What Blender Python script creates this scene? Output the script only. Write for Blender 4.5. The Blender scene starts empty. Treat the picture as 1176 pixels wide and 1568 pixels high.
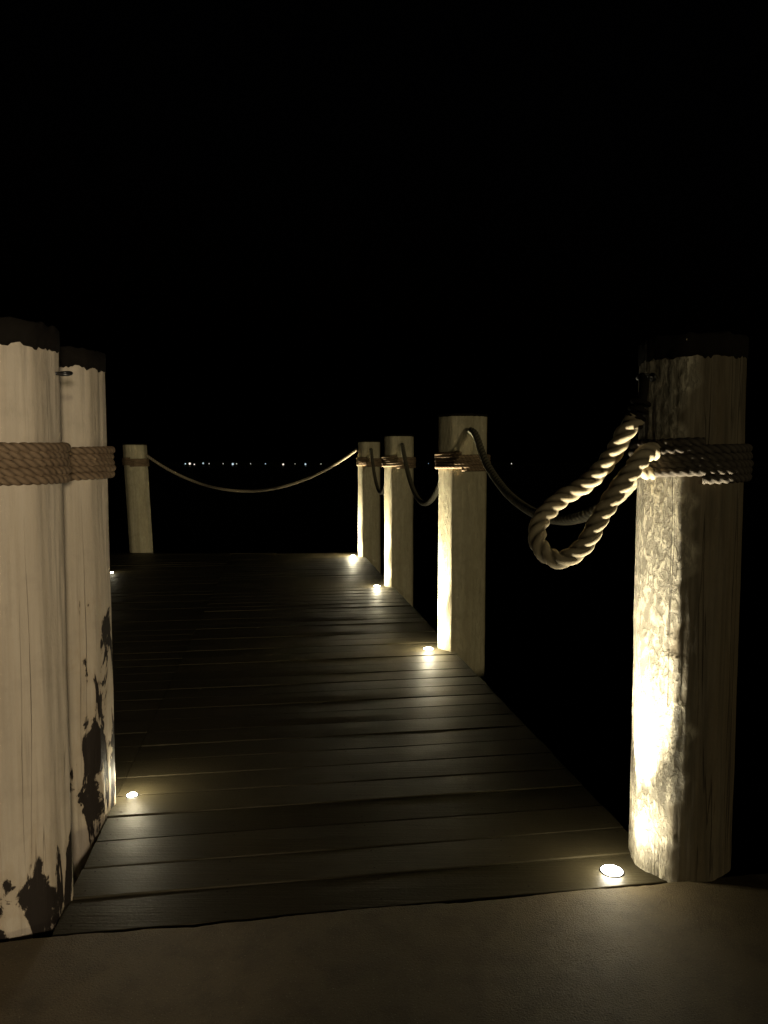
import bpy, bmesh, math, random
from mathutils import Vector, noise, Matrix
random.seed(7)
scene = bpy.context.scene
R = math.radians

# ------------------------------------------------------------------ helpers
def link(o):
    scene.collection.objects.link(o); return o
def empty(name, loc=(0,0,0)):
    o = bpy.data.objects.new(name, None); o.location = loc; o.empty_display_size=.1
    return link(o)
def mesh_obj(name, verts, faces, mat=None, parent=None, smooth=False, loc=(0,0,0)):
    me = bpy.data.meshes.new(name); me.from_pydata(verts, [], faces); me.update()
    if smooth:
        me.polygons.foreach_set('use_smooth', [True]*len(me.polygons))
    o = bpy.data.objects.new(name, me); o.location = loc
    if mat: me.materials.append(mat)
    if parent: o.parent = parent
    return link(o)
class NT:
    def __init__(s, mat): s.t = mat.node_tree; s.n=s.t.nodes; s.l=s.t.links
    def new(s, typ, **kw):
        nd = s.n.new(typ)
        for k,v in kw.items():
            if k=='inp':
                for a,b in v.items(): nd.inputs[a].default_value=b
            else: setattr(nd,k,v)
        return nd
    def link(s,a,b): s.l.new(a,b)
    def ramp(s, fac, stops):
        r = s.n.new('ShaderNodeValToRGB'); e=r.color_ramp.elements
        while len(e)<len(stops): e.new(.5)
        for i,(p,c) in enumerate(stops):
            e[i].position=p; e[i].color=(c,c,c,1) if not isinstance(c,tuple) else (*c,1)
        s.link(fac, r.inputs[0]); return r.outputs[0]
    def math(s, op, a, b=None, c=None, clamp=False):
        m = s.n.new('ShaderNodeMath'); m.operation=op; m.use_clamp=clamp
        for i,v in enumerate((a,b,c)):
            if v is None: continue
            if isinstance(v,(int,float)): m.inputs[i].default_value=v
            else: s.link(v,m.inputs[i])
        return m.outputs[0]
    def mix(s, fac, a, b, blend='MIX'):
        m = s.n.new('ShaderNodeMix'); m.data_type='RGBA'; m.blend_type=blend
        for i,v in ((0,fac),(6,a),(7,b)):
            if isinstance(v,(int,float)): m.inputs[i].default_value=v
            elif isinstance(v,tuple): m.inputs[i].default_value=(*v,1)
            else: s.link(v,m.inputs[i])
        return m.outputs[2]
    def coords(s, scale=(1,1,1), kind='Object'):
        tc=s.new('ShaderNodeTexCoord'); mp=s.new('ShaderNodeMapping'); mp.inputs['Scale'].default_value=scale
        s.link(tc.outputs[kind], mp.inputs[0]); return mp.outputs[0]
    def noise(s, vec, scale, detail=5, rough=.55, dist=0):
        n=s.new('ShaderNodeTexNoise'); n.inputs['Scale'].default_value=scale; n.inputs['Detail'].default_value=detail
        n.inputs['Roughness'].default_value=rough; n.inputs['Distortion'].default_value=dist
        s.link(vec,n.inputs['Vector']); return n.outputs[0]
    def bump(s, h, strength, dist, normal=None):
        b=s.new('ShaderNodeBump'); b.inputs['Strength'].default_value=strength; b.inputs['Distance'].default_value=dist
        s.link(h,b.inputs['Height'])
        if normal is not None: s.link(normal,b.inputs['Normal'])
        return b.outputs[0]
def new_mat(name):
    m=bpy.data.materials.new(name); m.use_nodes=True
    t=NT(m); bs=t.n['Principled BSDF']; return m,t,bs
def simple_mat(name,col,rough=.6,metal=0,spec=.5):
    m,t,bs=new_mat(name)
    v=t.coords(); n=t.noise(v,40)
    c=t.mix(n, tuple(x*.7 for x in col), tuple(min(1,x*1.3) for x in col))
    t.link(c,bs.inputs['Base Color']); bs.inputs['Roughness'].default_value=rough; bs.inputs['Metallic'].default_value=metal
    bs.inputs['Specular IOR Level'].default_value=spec
    t.link(t.bump(n,.4,.002),bs.inputs['Normal'])
    return m

# ------------------------------------------------------------------ materials
def post_material(name, paint, paint2, wood, grain_amt=.4, crust=0.5, relief=.0035, gap_shade=0., crackamt=(.56,.66), lit_crust_paint=None, fscale=34, runs=.45, runth=(.60,.74)):
    m,t,bs=new_mat(name)
    v=t.coords(); vs=t.coords((1,1,.10)); vm=t.coords((1,1,.42)); vp=t.coords((1,1,.33)); vl=t.coords((1,1,.03))
    ca=t.new('ShaderNodeAttribute'); ca.attribute_name='crust'; ca=ca.outputs['Fac']
    blot=t.noise(vs,5,6,.6)
    grain=t.noise(vl,60,4,.6)
    base=t.mix(t.ramp(blot,[(.35,0.),(.68,1.)]),paint,paint2)
    base=t.mix(t.math('MULTIPLY',t.ramp(grain,[(.4,0.),(.75,1.)]),grain_amt),base,wood)
    # broad grime runs
    gr=t.ramp(t.noise(vs,3.1,5,.6),[(.42,0.),(.72,1.)])
    base=t.mix(t.math('MULTIPLY',gr,.55),base,tuple(x*.45 for x in paint2))
    gr2=t.ramp(t.noise(v,7,5,.65),[(.5,0.),(.75,1.)])
    base=t.mix(t.math('MULTIPLY',gr2,.4),base,tuple(x*.55 for x in paint2))
    run=t.ramp(t.noise(t.coords((1,1,.05)),26,4,.6),[(runth[0],0.),(runth[1],1.)])
    base=t.mix(t.math('MULTIPLY',run,runs),base,tuple(x*.3 for x in paint2))
    # raised crust / flaking relief
    fl=t.noise(vm,fscale,6,.65,.4)
    flk=t.ramp(fl,[(.44,0.),(.56,1.)])
    pit=t.noise(t.coords((1,1,.7)),85,5,.7,.3)
    if lit_crust_paint:
        base=t.mix(t.math('MULTIPLY',ca,t.ramp(blot,[(.3,1.),(.75,.55)])),base,lit_crust_paint)  # leftover crusted paint, coloured paler on the facets the uplight reaches
    if gap_shade: base=t.mix(t.math('MULTIPLY',t.math('MULTIPLY',t.math('SUBTRACT',1.,flk),gap_shade),ca),base,tuple(x*.35 for x in wood))  # crust gaps darkened in colour, backing up the relief's own shading
    # peeled patches
    at=t.new('ShaderNodeAttribute'); at.attribute_name='peel'
    pn=t.noise(vp,11,7,.60,.6)
    pk=t.math('ADD',pn,at.outputs['Fac'])
    halo=t.ramp(pk,[(.64,0.),(.74,1.)])
    base=t.mix(t.math('MULTIPLY',halo,.4),base,wood)
    mask=t.ramp(pk,[(.735,0.),(.755,1.)])
    base=t.mix(mask,base,(.020,.015,.011))
    # drying cracks
    cn=t.noise(vl,16,3,.5,.15)
    cr=t.ramp(cn,[(.486,0.),(.498,1.),(.510,0.)])
    cm=t.ramp(t.noise(vs,6,3),[(crackamt[0],0.),(crackamt[1],1.)])
    crk=t.math('MULTIPLY',cr,cm)
    base=t.mix(t.math('MULTIPLY',crk,.85),base,(.035,.027,.02))
    t.link(base,bs.inputs['Base Color'])
    bs.inputs['Roughness'].default_value=.72; bs.inputs['Specular IOR Level'].default_value=.18
    h=t.math('MULTIPLY',flk,crust)
    h=t.math('ADD',h,t.math('MULTIPLY',pit,crust*1.3))
    h=t.math('MULTIPLY',h,ca)
    h=t.math('ADD',h,t.math('MULTIPLY',grain,.3))
    h=t.math('SUBTRACT',h,t.math('MULTIPLY',mask,.7))
    h=t.math('SUBTRACT',h,t.math('MULTIPLY',crk,.9))
    t.link(t.bump(h,.85,relief),bs.inputs['Normal'])
    return m
M_cream = post_material('weathered_cream_paint',(.64,.56,.44),(.52,.44,.33),(.36,.28,.18),.35,.15,.0035,0,(.54,.64),runs=.55,runth=(.57,.72))
M_cream_far = post_material('weathered_cream_paint_yellowed',(.62,.56,.39),(.48,.42,.27),(.34,.27,.16),.35,.5,.004,.15)
M_brown = post_material('shaded_weathered_timber',(.165,.14,.10),(.11,.075,.035),(.05,.036,.022),.8,1.0,.0055,.55,(.44,.52),(.50,.45,.35),52,.8,(.48,.64))  # bare brown timber, coloured darker in place of shade on this post

M_cap = simple_mat('tarred_post_cap',(.010,.008,.006),.9,0,.1)
M_iron = simple_mat('galvanised_dark_iron',(.08,.08,.08),.4,.9)
M_joist = simple_mat('deck_framing_timber',(.02,.017,.013),.9,0,.1)

def rope_material(name,c1,c2):
    m,t,bs=new_mat(name)
    v=t.coords(); n=t.ramp(t.noise(v,18,5,.65),[(.3,0.),(.7,1.)]); f=t.noise(v,420,3,.7)
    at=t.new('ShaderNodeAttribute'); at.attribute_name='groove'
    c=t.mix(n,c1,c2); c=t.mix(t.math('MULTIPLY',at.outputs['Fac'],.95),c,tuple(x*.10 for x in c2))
    c=t.mix(t.math('MULTIPLY',f,.5),c,tuple(x*.5 for x in c1))
    t.link(c,bs.inputs['Base Color']); bs.inputs['Roughness'].default_value=.85
    bs.inputs['Specular IOR Level'].default_value=.2
    t.link(t.bump(f,.7,.002),bs.inputs['Normal']); return m
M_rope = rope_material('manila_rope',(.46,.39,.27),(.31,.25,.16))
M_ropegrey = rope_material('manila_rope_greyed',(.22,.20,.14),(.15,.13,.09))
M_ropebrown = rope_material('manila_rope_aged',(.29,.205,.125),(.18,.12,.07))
M_ropedark = rope_material('manila_rope_dark',(.085,.07,.055),(.05,.04,.03))  # darker rope colour for the near right post's lashing

# deck
M_deck,t,bs=new_mat('dark_deck_boards')
E1=Vector((.9893,.146,0)); E2=Vector((-.146,.9893,0))
v=t.coords((1.2,30,30)); g=t.noise(v,3.0,6,.6,.2)
v2=t.coords((1,1,1)); big=t.noise(v2,2.3,5,.6); fine=t.noise(v2,90,4,.6)
at=t.new('ShaderNodeAttribute'); at.attribute_name='tint'
c=t.mix(g,(.018,.0155,.009),(.064,.052,.029))
c=t.mix(at.outputs['Fac'],c,(.026,.022,.013))
c=t.mix(t.math('MULTIPLY',t.ramp(big,[(.4,0.),(.7,1.)]),.5),c,(.018,.016,.010))
t.link(c,bs.inputs['Base Color'])
rr=t.math('ADD',t.math('MULTIPLY',big,.34),.32); rr=t.math('ADD',rr,t.math('MULTIPLY',fine,.16))
t.link(rr,bs.inputs['Roughness'])
bs.inputs['Specular IOR Level'].default_value=.22; bs.inputs['Specular Tint'].default_value=(1,.9,.7,1)
h=t.math('ADD',t.math('MULTIPLY',g,.9),t.math('MULTIPLY',fine,.6)); t.link(t.bump(h,.75,.0025),bs.inputs['Normal'])

# concrete
M_conc,t,bs=new_mat('brushed_concrete')
v=t.coords(); n1=t.noise(v,1.1,6,.6); n2=t.noise(v,160,4,.7); n3=t.noise(v,9,6,.65)
c=t.mix(n1,(.145,.108,.055),(.085,.064,.036)); c=t.mix(t.math('MULTIPLY',t.ramp(n3,[(.45,0.),(.72,1.)]),.6),c,(.042,.031,.018))
sp=t.ramp(n2,[(.58,0.),(.68,1.)]); c=t.mix(t.math('MULTIPLY',sp,.6),c,(.025,.02,.014))
sp2=t.ramp(t.noise(v,230,2,.5),[(.66,0.),(.72,1.)]); c=t.mix(t.math('MULTIPLY',sp2,.6),c,(.30,.26,.18))
t.link(c,bs.inputs['Base Color']); bs.inputs['Roughness'].default_value=.65
bs.inputs['Specular IOR Level'].default_value=.35
h=t.math('ADD',t.math('MULTIPLY',n2,.9),t.math('MULTIPLY',n3,1.)); t.link(t.bump(h,.9,.006),bs.inputs['Normal'])

# water
M_water,t,bs=new_mat('night_water')
v=t.coords((1,.6,1)); w=t.noise(v,1.6,5,.6,.3)
t.link(t.bump(w,.8,.12),bs.inputs['Normal'])
bs.inputs['Base Color'].default_value=(.003,.005,.006,1); bs.inputs['Roughness'].default_value=.4
bs.inputs['IOR'].default_value=1.33; bs.inputs['Specular IOR Level'].default_value=.25
M_land=simple_mat('far_shore_vegetation',(.008,.010,.006),.95,0,.0)

def emit_mat(name,col,strength):
    m=bpy.data.materials.new(name); m.use_nodes=True; nt=m.node_tree; nt.nodes.clear()
    e=nt.nodes.new('ShaderNodeEmission'); o=nt.nodes.new('ShaderNodeOutputMaterial')
    e.inputs[0].default_value=(*col,1); e.inputs[1].default_value=strength
    nt.links.new(e.outputs[0],o.inputs[0]); return m
M_lens=emit_mat('lit_lamp_lens',(1.,.97,.85),60)
M_far=emit_mat('far_lamp',(1.,.9,.75),1.1)
M_farb=emit_mat('far_lamp_cool',(.7,.9,1.),.8)

# ------------------------------------------------------------------ rope sweep
def rope_mesh(name, pts, rad, pitch, mat, parent=None, res=18, step=None, lobes=3, ends=True):
    P=[Vector(p) for p in pts]
    L=[0]
    for i in range(1,len(P)): L.append(L[-1]+(P[i]-P[i-1]).length)
    step=step or pitch/18
    n=max(4,int(L[-1]/step)); out=[]; j=0
    for k in range(n+1):
        s=L[-1]*k/n
        while j<len(L)-2 and L[j+1]<s: j+=1
        f=(s-L[j])/max(1e-9,(L[j+1]-L[j])); out.append(P[j].lerp(P[j+1],min(1,max(0,f))))
    verts=[];faces=[];gro=[]
    T=(out[1]-out[0]).normalized(); N=T.orthogonal().normalized()
    for k,p in enumerate(out):
        a=out[max(0,k-1)]; b=out[min(n,k+1)]; T=(b-a).normalized()
        N=(N-T*N.dot(T)).normalized(); B=T.cross(N)
        ph=2*math.pi*(L[-1]*k/n)/pitch
        for i in range(res):
            th=2*math.pi*i/res
            c=abs(math.cos(lobes/2*(th-ph)))
            rr=rad*(.62+.38*c**.6)*(1+.06*noise.noise(p*60+Vector((i,0,0))))
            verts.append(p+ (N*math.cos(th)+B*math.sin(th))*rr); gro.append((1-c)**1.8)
    for k in range(n):
        for i in range(res):
            i2=(i+1)%res
            faces.append((k*res+i,k*res+i2,(k+1)*res+i2,(k+1)*res+i))
    if ends:
        faces.append(tuple(range(res))[::-1]); faces.append(tuple(n*res+i for i in range(res)))
    o=mesh_obj(name,verts,faces,mat,parent,True)
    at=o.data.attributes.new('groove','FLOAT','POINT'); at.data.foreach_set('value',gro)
    return o
def spline(ctrl, sub=14):
    C=[Vector(c) for c in ctrl]; C=[C[0]*2-C[1]]+C+[C[-1]*2-C[-2]]; out=[]
    for i in range(1,len(C)-2):
        p0,p1,p2,p3=C[i-1:i+3]
        for k in range(sub):
            t=k/sub
            out.append(.5*((2*p1)+(-p0+p2)*t+(2*p0-5*p1+4*p2-p3)*t*t+(-p0+3*p1-3*p2+p3)*t**3))
    out.append(C[-2]); return out

# ------------------------------------------------------------------ posts
AP=.172; ROT=R(-8)
def sm(x,a,b):
    t=min(1,max(0,(x-a)/(b-a))); return t*t*(3-2*t)
def oct_r(theta):
    ph=(theta+math.pi/8)%(math.pi/4)-math.pi/8
    return .72*min(AP/math.cos(ph), AP*1.062)+.28*AP*1.03
def wooden_post(loc, top, mat, ropemat, peel=None, cap=.07, lod=1., tilt=(0,0), bottom=-2.2, wrap_z=(1.425,1.585), seed=0, fat=1., gnarl=1., crustf=None):
    root=empty('wooden_post',(loc[0],loc[1],0))
    nseg=int(128*lod); nr=int(200*lod)
    zs=[bottom,-1.,-.4]+[ -.12+(top+.12)*i/nr for i in range(nr+1)]
    verts=[];faces=[];pl=[];cl=[]
    for z in zs:
        for i in range(nseg):
            th=2*math.pi*i/nseg
            r=oct_r(th)*fat
            ang=th-math.pi/2+ROT
            q=Vector((math.cos(ang),math.sin(ang),0))
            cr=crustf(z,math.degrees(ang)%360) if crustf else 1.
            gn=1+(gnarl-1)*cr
            s=Vector((q.x*1.2,q.y*1.2,z*.6+seed*7.3))
            r+= .005*noise.noise(s*1.3)+.0028*gn*noise.noise(Vector((q.x*7,q.y*7,z*2.2+seed)))
            r+= .0016*gn*noise.noise(Vector((q.x*26,q.y*26,z*7+seed)))
            if z>top-.006: r-=.006
            r*= 1-.012*(top-z)/2 if z>0 else .99
            x,y=q.x*r,q.y*r
            x+=tilt[0]*z; y+=tilt[1]*z
            zz=z + (.006*noise.noise(Vector((q.x*2,q.y*2,seed))) if z>=top-.001 else 0)
            verts.append((x,y,zz)); pl.append(peel(z,math.degrees(ang)%360) if peel else -.03); cl.append(cr)
    m=len(zs)
    for k in range(m-1):
        for i in range(nseg):
            i2=(i+1)%nseg
            faces.append((k*nseg+i,k*nseg+i2,(k+1)*nseg+i2,(k+1)*nseg+i))
    faces.append(tuple((m-1)*nseg+i for i in range(nseg)))
    sh=mesh_obj('timber_shaft',verts,faces,mat,root,True)
    sh.data.polygons[len(faces)-1].use_smooth=False
    at=sh.data.attributes.new('peel','FLOAT','POINT'); at.data.foreach_set('value',pl)
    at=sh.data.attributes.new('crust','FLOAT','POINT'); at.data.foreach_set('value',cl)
    if cap>0:
        verts=[];faces=[];rows=[(0,.0005),(.01,.003),(.5,.0035),(.95,.003),(1.0,-.004)]
        for f,off in rows:
            for i in range(nseg):
                th=2*math.pi*i/nseg; ang=th-math.pi/2+ROT
                q=Vector((math.cos(ang),math.sin(ang),0))
                rag=.012*noise.noise(Vector((q.x*5,q.y*5,seed+3)))+.010*noise.noise(Vector((q.x*17,q.y*17,seed)))
                if cap<.03: rag*=.3
                z=(top-cap+rag)*(1-f)+(top+.008+.012*noise.noise(Vector((q.x*6,q.y*6,seed+9))))*f
                r=oct_r(th)*fat+off+.005*noise.noise(Vector((q.x*1.2,q.y*1.2,(z*.6+seed*7.3)))*1.3)+.002*noise.noise(Vector((q.x*12,q.y*12,z*9)))
                verts.append((q.x*r+tilt[0]*z,q.y*r+tilt[1]*z,z))
        for k in range(len(rows)-1):
            for i in range(nseg):
                i2=(i+1)%nseg; faces.append((k*nseg+i,k*nseg+i2,(k+1)*nseg+i2,(k+1)*nseg+i))
        faces.append(tuple((len(rows)-1)*nseg+i for i in range(nseg)))
        mesh_obj('tarred_cap',verts,faces,M_cap,root,True)
    z0,z1=wrap_z; turns=5; rr=(z1-z0)/turns/2*1.06; pts=[]
    nn=int(90*turns)
    for k in range(nn+1):
        a=2*math.pi*turns*k/nn; th=a-math.pi/2+ROT
        r=(oct_r(a)*.6+AP*1.04*.4)*fat+rr*.8+.002*math.sin(k*.37+seed)+.002*math.sin(k*.051+seed)
        z=z0+rr+(z1-z0-2*rr)*k/nn+.0018*math.sin(k*.09+seed*2)
        pts.append((math.cos(th)*r+tilt[0]*z,math.sin(th)*r+tilt[1]*z,z))
    rope_mesh('rope_lashing',pts,rr,.085,ropemat,root,res=max(8,int(16*lod)),step=.005/lod)
    return root
def torus_pts(c,axis,r,n=24):
    axis=Vector(axis).normalized(); a=axis.orthogonal().normalized(); b=axis.cross(a)
    return [Vector(c)+(a*math.cos(2*math.pi*i/n)+b*math.sin(2*math.pi*i/n))*r for i in range(n+1)]
def tube(name,pts,rad,mat,parent,res=10):
    P=[Vector(p) for p in pts]; verts=[];faces=[]
    N=(P[1]-P[0]).orthogonal().normalized()
    for k,p in enumerate(P):
        T=(P[min(len(P)-1,k+1)]-P[max(0,k-1)]).normalized(); N=(N-T*N.dot(T)).normalized(); B=T.cross(N)
        for i in range(res):
            th=2*math.pi*i/res; verts.append(p+(N*math.cos(th)+B*math.sin(th))*rad)
    for k in range(len(P)-1):
        for i in range(res):
            i2=(i+1)%res; faces.append((k*res+i,k*res+i2,(k+1)*res+i2,(k+1)*res+i))
    faces.append(tuple(range(res))[::-1]); faces.append(tuple((len(P)-1)*res+i for i in range(res)))
    return mesh_obj(name,verts,faces,mat,parent,True)
def eye_bolt(root, p, outdir):
    o=Vector(outdir).normalized(); p=Vector(p)
    tube('eye_bolt_shank',[p-o*.02,p+o*.025],.006,M_iron,root)
    tube('eye_bolt_ring',torus_pts(p+o*.042,(o.y*.3,-o.x*.3,1),.019),.0055,M_iron,root)
    tube('eye_bolt_washer',[p-o*.002,p+o*.005],.016,M_iron,root,16)

peelL1=lambda z,a: -.04+.235*(1-sm(z,.02,.46))+.05*(1-sm(z,.4,1.0))
peelL2=lambda z,a: -.05+.245*(sm(z,.1,.35))*(1-sm(z,.90,1.14))*(1 if (a>290 or a<60) else .5)+.26*(1-sm(z,.05,.42))
peelP1=lambda z,a: -.06+.08*(1-sm(z,.3,1.2))
peelFar=lambda z,a: -.07+.15*(1-sm(z,.0,.16))
crustP1=lambda z,a: max(.10, sm(a,110,140)*(1-sm(a+9*math.sin(z*9)+5*math.sin(z*31)+3*math.sin(z*77),236,256)))  # crust relief mask, also selects the lit facets given paler colour
L1=wooden_post((-1.25,2.42),1.93,M_cream,M_ropebrown,peelL1,seed=1)
L2=wooden_post((-1.355,3.12),1.95,M_cream,M_ropebrown,peelL2,seed=2)
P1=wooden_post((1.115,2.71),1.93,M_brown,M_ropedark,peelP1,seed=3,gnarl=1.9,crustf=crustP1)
P2=wooden_post((.63,5.95),1.87,M_cream_far,M_ropebrown,peelFar,cap=.012,lod=.8,seed=4,fat=1.10)
P3=wooden_post((.18,8.95),1.82,M_cream_far,M_ropebrown,peelFar,cap=.012,lod=.6,seed=5)
P4=wooden_post((-.236,11.8),1.83,M_cream_far,M_ropebrown,peelFar,cap=.012,lod=.5,seed=6)
P5=wooden_post((-4.10,12.42),1.80,M_cream_far,M_ropebrown,peelFar,cap=.012,lod=.5,seed=7,tilt=(-.04,0),fat=1.05)
P6=wooden_post((-3.98,10.05),1.83,M_cream_far,M_ropebrown,peelFar,cap=.012,lod=.5,seed=8)

eye_bolt(L1,(.165,.02,1.79),(1,.1,0))
eye_bolt(P1,(-.165,-.07,1.80),(-1,-.35,0))
eye_bolt(P2,(.03,-.185,1.75),(0,-1,0))
eye_bolt(P3,(.03,-.172,1.715),(0,-1,0))
eye_bolt(P4,(.03,-.172,1.71),(0,-1,0))
eye_bolt(P4,(-.172,.0,1.71),(-1,0,0))
eye_bolt(P5,(.10,.0,1.62),(1,0,0))

# ------------------------------------------------------------------ ropes between posts
def rope(ctrl, rad=.025, mat=M_rope, pitch=.13, res=16, step=None):
    return rope_mesh('rope',spline(ctrl),rad,pitch,mat,None,res,step)
def sag(a,b,low,n=9):
    a=Vector(a);b=Vector(b);out=[]
    dA=math.sqrt(a.z-low); dB=math.sqrt(b.z-low); u0=dA/(dA+dB); k=(dA+dB)**2
    for i in range(n):
        u=i/(n-1); p=a.lerp(b,u); p.z=low+k*(u-u0)**2; out.append(p)
    return out
rope(sag((-.43,11.78,1.70),(-3.98,12.40,1.62),1.03,13),.024,M_rope)
rope(sag((-.20,11.58,1.70),(.08,9.12,1.50),1.08),.026,M_ropegrey)
rope(sag((.215,8.73,1.70),(.52,6.13,1.47),1.10),.027,M_ropegrey)
rope([(.665,5.71,1.745),(.69,5.58,1.70),(.72,5.2,1.49),(.77,4.7,1.32),(.815,4.2,1.235),(.85,3.75,1.215),(.885,3.35,1.25),(.925,3.0,1.34),(.97,2.82,1.45)],.028,M_ropegrey,pitch=.135,step=.006)
loop=[(.872,2.57,1.655),(.835,2.58,1.60),(.80,2.61,1.52),(.728,2.64,1.43),(.63,2.65,1.365),(.552,2.62,1.285),(.545,2.57,1.205),(.605,2.53,1.165),(.68,2.51,1.215),(.73,2.50,1.31),(.785,2.50,1.40),(.85,2.51,1.485),(.90,2.55,1.53),(.96,2.62,1.54)]
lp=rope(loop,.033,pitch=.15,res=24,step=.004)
rope([(.80,2.62,1.36),(.83,2.60,1.43),(.88,2.60,1.47),(.95,2.62,1.46)],.026,pitch=.125,res=20,step=.004)
sh=empty('rope_shackle',(0,0,0))
tube('thimble',spline([(.905,2.62,1.80),(.898,2.58,1.775),(.892,2.57,1.73),(.876,2.57,1.66)],6),.016,M_cap,sh)
for i,zz in enumerate((1.71,1.685,1.66,1.635)):
    tube('whipping_%d'%i,torus_pts((.886-.008*i,2.572+.002*i,zz-.005),(.3,0,1),.028,20),.008,M_cap,sh)

# ------------------------------------------------------------------ deck
def deck(name):
    bm=bmesh.new(); tint=bm.verts.layers.float.new('tint')
    W=.192; G=.007; T=.03; z0=0.
    A0,A1=-.715,1.405
    def board(a0,a1,b0,w):
        tv=random.random()*.9; dz=random.uniform(-.002,.002); tw=random.uniform(-.0018,.0018); tk=random.uniform(-.0015,.0015)
        rb=.004
        prof=[(0,-T),(0,-rb),(rb*.35,-rb*.35),(rb,0),(w*.5,.0010),(w-rb,0),(w-rb*.35,-rb*.35),(w,-rb),(w,-T)]
        n=10; rings=[]
        for k in range(n+1):
            a=a0+(a1-a0)*k/n
            ring=[]
            for (pb,pz) in prof:
                p=E1*a+E2*(b0+pb); vv=bm.verts.new((p.x,p.y,z0+pz+dz+tw*(pb/w-.5)*2+tk*math.sin(k*.7+b0*9))); vv[tint]=tv; ring.append(vv)
            rings.append(ring)
        for k in range(n):
            for i in range(len(prof)-1):
                bm.faces.new((rings[k][i],rings[k+1][i],rings[k+1][i+1],rings[k][i+1]))
        bm.faces.new(rings[0]); bm.faces.new(rings[-1][::-1])
    b=2.385
    while b<13.1:
        if b<3.33:
            board(A0+random.uniform(-.003,.003),A1+random.uniform(-.004,.004),b,W)
        else:
            board(-3.6,A0-.003,b,W); board(A0,A1+random.uniform(-.004,.004),b,W)
        b+=W+G
    geom=bm.verts[:]+bm.edges[:]+bm.faces[:]
    bmesh.ops.bisect_plane(bm,geom=geom,plane_co=(0,12.2,0),plane_no=(0,1,0),clear_outer=True)
    bmesh.ops.recalc_face_normals(bm,faces=bm.faces[:])
    me=bpy.data.meshes.new(name); bm.to_mesh(me); bm.free(); me.materials.append(M_deck)
    o=bpy.data.objects.new(name,me); return link(o)
D=empty('timber_boardwalk')
d=deck('deck_boards'); d.parent=D
def beam(name,a0,a1,b0,b1,z0,z1,mat=M_joist,parent=D):
    V=[]
    for z in (z0,z1):
        for a,b in ((a0,b0),(a1,b0),(a1,b1),(a0,b1)):
            p=E1*a+E2*b; V.append((p.x,p.y,z))
    return mesh_obj(name,V,[(3,2,1,0),(4,5,6,7),(0,1,5,4),(1,2,6,5),(2,3,7,6),(3,0,4,7)],mat,parent)
for i,a in enumerate((-.69,-.2,.33,.85,1.34)):
    beam('joist_%d'%i,a,a+.045,2.40,11.4,-.20,-.036)
for i,b in enumerate((2.6,5.9,8.9,11.2)):
    beam('crossbeam_%d'%i,-.8,1.5,b-.06,b+.06,-.36,-.203)
for i,b in enumerate((3.5,5.5,7.5,9.4,11.0)):
    beam('platform_bearer_%d'%i,-3.58,-.82,b,b+.08,-.24,-.036)

bm=bmesh.new()
b=2.385
while b<11.5:
    for a in (-.667,-.178,.352,.872,1.362):
        for q in (.035,.157):
            p=E1*(a+random.uniform(-.004,.004))+E2*(b+q)
            bmesh.ops.create_circle(bm,cap_ends=True,segments=8,radius=.0038,matrix=Matrix.Translation((p.x,p.y,.0042)))
    b+=.199
me=bpy.data.meshes.new('deck_screws'); bm.to_mesh(me); bm.free(); me.materials.append(M_joist)
o=link(bpy.data.objects.new('deck_screws',me)); o.parent=D

# ------------------------------------------------------------------ concrete quay
def quay():
    bm=bmesh.new()
    n=260; a0,a1=-3.2,3.6; top=[];low=[];lip=[]; back=[]
    def P(a,b,z): p=E1*a+E2*b; return bm.verts.new((p.x,p.y,z))
    for i in range(n+1):
        a=a0+(a1-a0)*i/n
        e=2.366+.014*noise.noise(Vector((a*2.1,0,0)))+.008*noise.noise(Vector((a*9,3,0)))+.004*noise.noise(Vector((a*31,5,0)))
        back.append(P(a,1.9,.012)); lip.append(P(a,e-.012,.012)); top.append(P(a,e,.002)); low.append(P(a,e-.004,-2.3))
    for i in range(n):
        for A,B in ((back,lip),(lip,top),(top,low)):
            bm.faces.new((A[i],A[i+1],B[i+1],B[i]))
    bk0=P(a0,-25,.012); bk1=P(a1,-25,.012)
    bm.faces.new([bk0,bk1]+back[::-1])
    for s,i in ((-1,0),(1,n)):
        f=P(a0-30 if s<0 else a1+30,2.354,.012); fl=P(a0-30 if s<0 else a1+30,2.362,-2.3)
        fb=P(a0-30 if s<0 else a1+30,-25,.012); bk=bk0 if s<0 else bk1
        bm.faces.new([bk,fb,f,lip[i],back[i]] ); bm.faces.new([f,fl,low[i],top[i],lip[i]])
    bmesh.ops.recalc_face_normals(bm,faces=bm.faces[:])
    me=bpy.data.meshes.new('concrete_quay'); bm.to_mesh(me); bm.free(); me.materials.append(M_conc)
    return link(bpy.data.objects.new('concrete_quay',me))
quay()

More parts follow.
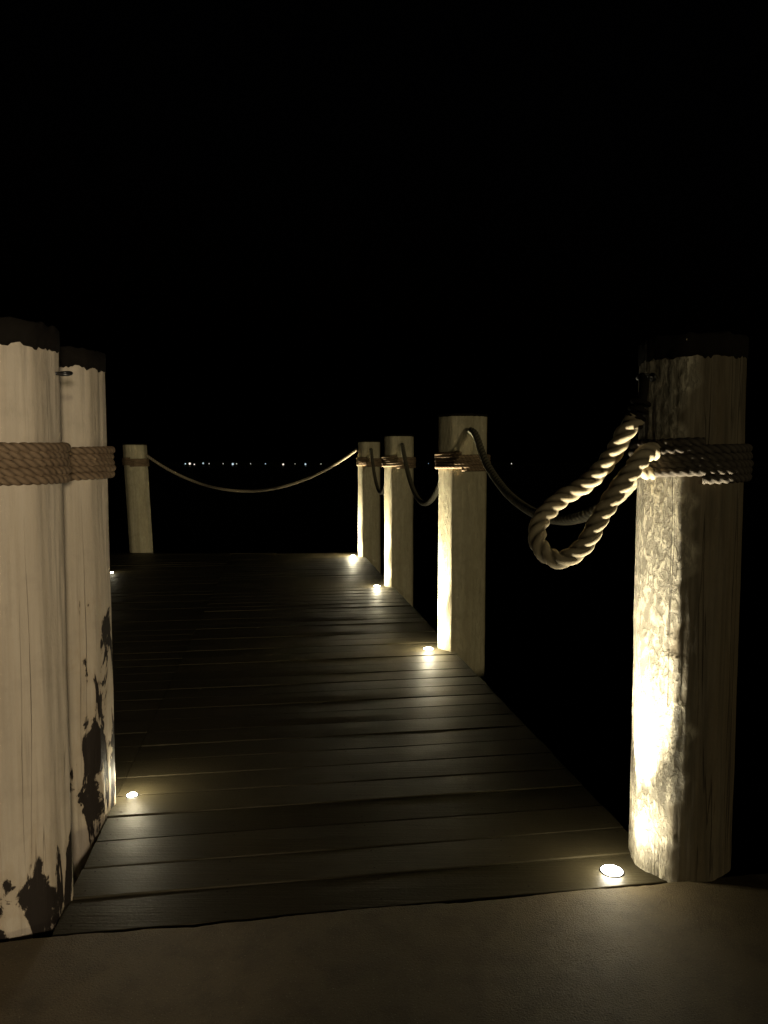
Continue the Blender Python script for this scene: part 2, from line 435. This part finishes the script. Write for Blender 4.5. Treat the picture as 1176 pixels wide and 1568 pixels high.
# ------------------------------------------------------------------ water and far shore
mesh_obj('water',[(-3000,-200,-1.7),(3000,-200,-1.7),(3000,4000,-1.7),(-3000,4000,-1.7)],[(0,1,2,3)],M_water)
V=[];F=[]; n=240
for i in range(n+1):
    x=-900+1800*i/n; h=2.2+2.2*noise.noise(Vector((x*.01,0,0)))+1.4*noise.noise(Vector((x*.06,4,0)))
    V+=[(x,640+30*math.sin(x*.004),-1.8),(x,660+30*math.sin(x*.004),h),(x,760,h*.8)]
for i in range(n):
    for k in range(2): a=i*3+k; F.append((a,a+3,a+4,a+1))
mesh_obj('distant_shoreline',V,F,M_land,smooth=True)
HL=empty('harbour_lights')
def far_light(px,v,r,mat,i):
    y=560.; x=px*y; bm=bmesh.new(); bmesh.ops.create_uvsphere(bm,u_segments=8,v_segments=6,radius=r)
    me=bpy.data.meshes.new('lamp_globe'); bm.to_mesh(me); bm.free(); me.materials.append(mat)
    o=link(bpy.data.objects.new('lamp_globe_%d'%i,me)); o.location=(x,y,v); o.parent=HL
FL=[(-.268,.8,.5),(-.262,.9,.9),(-.256,.4,.5),(-.244,1.2,.6),(-.236,.9,.35),(-.217,.9,.3),(-.204,.6,.85),(-.199,.8,.35),(-.180,.8,.3),(-.160,.8,.4),(-.136,.4,.75),(-.120,.8,.25),(-.106,.5,.7),(-.085,.7,.3),(.005,1.0,.3),(.060,1.0,.25),(.172,.9,.4)]
for i,(a,z,r) in enumerate(FL): far_light(a,z-.4,r*.95,M_far if i%3 else M_farb,i)

# ------------------------------------------------------------------ uplights
def uplight(x,y,post,up=1000,low=6.,r=.038,z=.0,wide=.04):
    root=empty('deck_uplight',(x,y,z))
    V=[];F=[];n=40; rows=[(r+.007,.0),(r+.006,.003),(r+.002,.004),(r+.0005,.003)]
    for rr,zz in rows:
        for i in range(n):
            a=2*math.pi*i/n; V.append((rr*math.cos(a),rr*math.sin(a),zz+.002))
    for k in range(3):
        for i in range(n): F.append((k*n+i,k*n+(i+1)%n,(k+1)*n+(i+1)%n,(k+1)*n+i))
    mesh_obj('bezel',V,F,M_iron,root,True)
    V=[(0,0,.013)];F=[]
    for k,(f,zz) in enumerate(((.4,.0122),(.75,.010),(1.,.005))):
        for i in range(n):
            a=2*math.pi*i/n; V.append((r*f*math.cos(a),r*f*math.sin(a),zz))
    for i in range(n): F.append((0,1+i,1+(i+1)%n))
    for k in range(2):
        for i in range(n): F.append((1+k*n+i,1+(k+1)*n+i,1+(k+1)*n+(i+1)%n,1+k*n+(i+1)%n))
    mesh_obj('lens',V,F,M_lens,root,True)
    d=Vector((post[0]-x,post[1]-y,0)); d.normalize()
    for nm,pw,ang,tilt in (('beam',up,R(40),R(6)),('wide_beam',up*wide,R(110),R(20))):
        L=bpy.data.lights.new(nm,'SPOT'); L.energy=pw; L.color=(1,.91,.66); L.spot_size=ang; L.spot_blend=1.; L.shadow_soft_size=.012
        o=link(bpy.data.objects.new(nm,L)); o.parent=root; o.location=(0,0,.025)
        dirv=Vector((d.x*math.sin(tilt),d.y*math.sin(tilt),math.cos(tilt)))
        o.rotation_euler=(-dirv).to_track_quat('Z','Y').to_euler()
    L=bpy.data.lights.new('spill','POINT'); L.energy=low; L.color=(1,.90,.62); L.shadow_soft_size=.02
    o=link(bpy.data.objects.new('spill',L)); o.parent=root; o.location=(0,0,.10)
    return root
uplight(.83,2.60,(1.115,2.71),z=.012,up=850,low=3.,wide=.025)
uplight(.357,5.86,(.63,5.95),low=10)
uplight(-.087,8.88,(.18,8.95),low=9)
uplight(-.50,11.78,(-.236,11.8),low=28)
uplight(-1.135,3.24,(-1.355,3.12),up=2,low=4.2,r=.022)
uplight(-3.70,9.98,(-3.98,10.05),up=30,low=.6,r=.02)

# ------------------------------------------------------------------ shore lighting and left post fill
S=bpy.data.lights.new('shore_lighting','SUN'); S.energy=.36; S.color=(1,.86,.53); S.angle=R(1.5)
so=link(bpy.data.objects.new('shore_lighting',S)); dv=Vector((-.42,1,-.06)).normalized()
so.rotation_euler=(-dv).to_track_quat('Z','Y').to_euler()
K=bpy.data.lights.new('left_post_fill','SPOT'); K.energy=290; K.color=(1,.84,.64); K.spot_size=R(44); K.spot_blend=.7; K.shadow_soft_size=.12  # added spot out of view, coned to brighten the left posts
ko=link(bpy.data.objects.new('left_post_fill',K)); ko.location=(.6,-1.5,1.6)
dv=(Vector((-1.5,2.6,.80))-Vector(ko.location)).normalized(); ko.rotation_euler=(-dv).to_track_quat('Z','Y').to_euler()

w=bpy.data.worlds.new('World'); scene.world=w; w.use_nodes=True; nt=w.node_tree
sky=nt.nodes.new('ShaderNodeTexSky'); sky.sky_type='NISHITA'; sky.sun_disc=False; sky.sun_elevation=R(-4); sky.sun_rotation=R(160)
bg=nt.nodes['Background']; nt.links.new(sky.outputs[0],bg.inputs[0]); bg.inputs[1].default_value=.01

# ------------------------------------------------------------------ camera
cam=bpy.data.cameras.new('camera'); co=link(bpy.data.objects.new('camera',cam))
co.location=(0,0,1.5); co.rotation_euler=(R(90-3.84),0,0)
cam.sensor_fit='VERTICAL'; cam.sensor_height=36; cam.sensor_width=27; cam.lens=26; cam.clip_start=.05; cam.clip_end=6000
scene.camera=co
scene.view_settings.view_transform='Standard'; scene.view_settings.look='None'; scene.view_settings.exposure=0
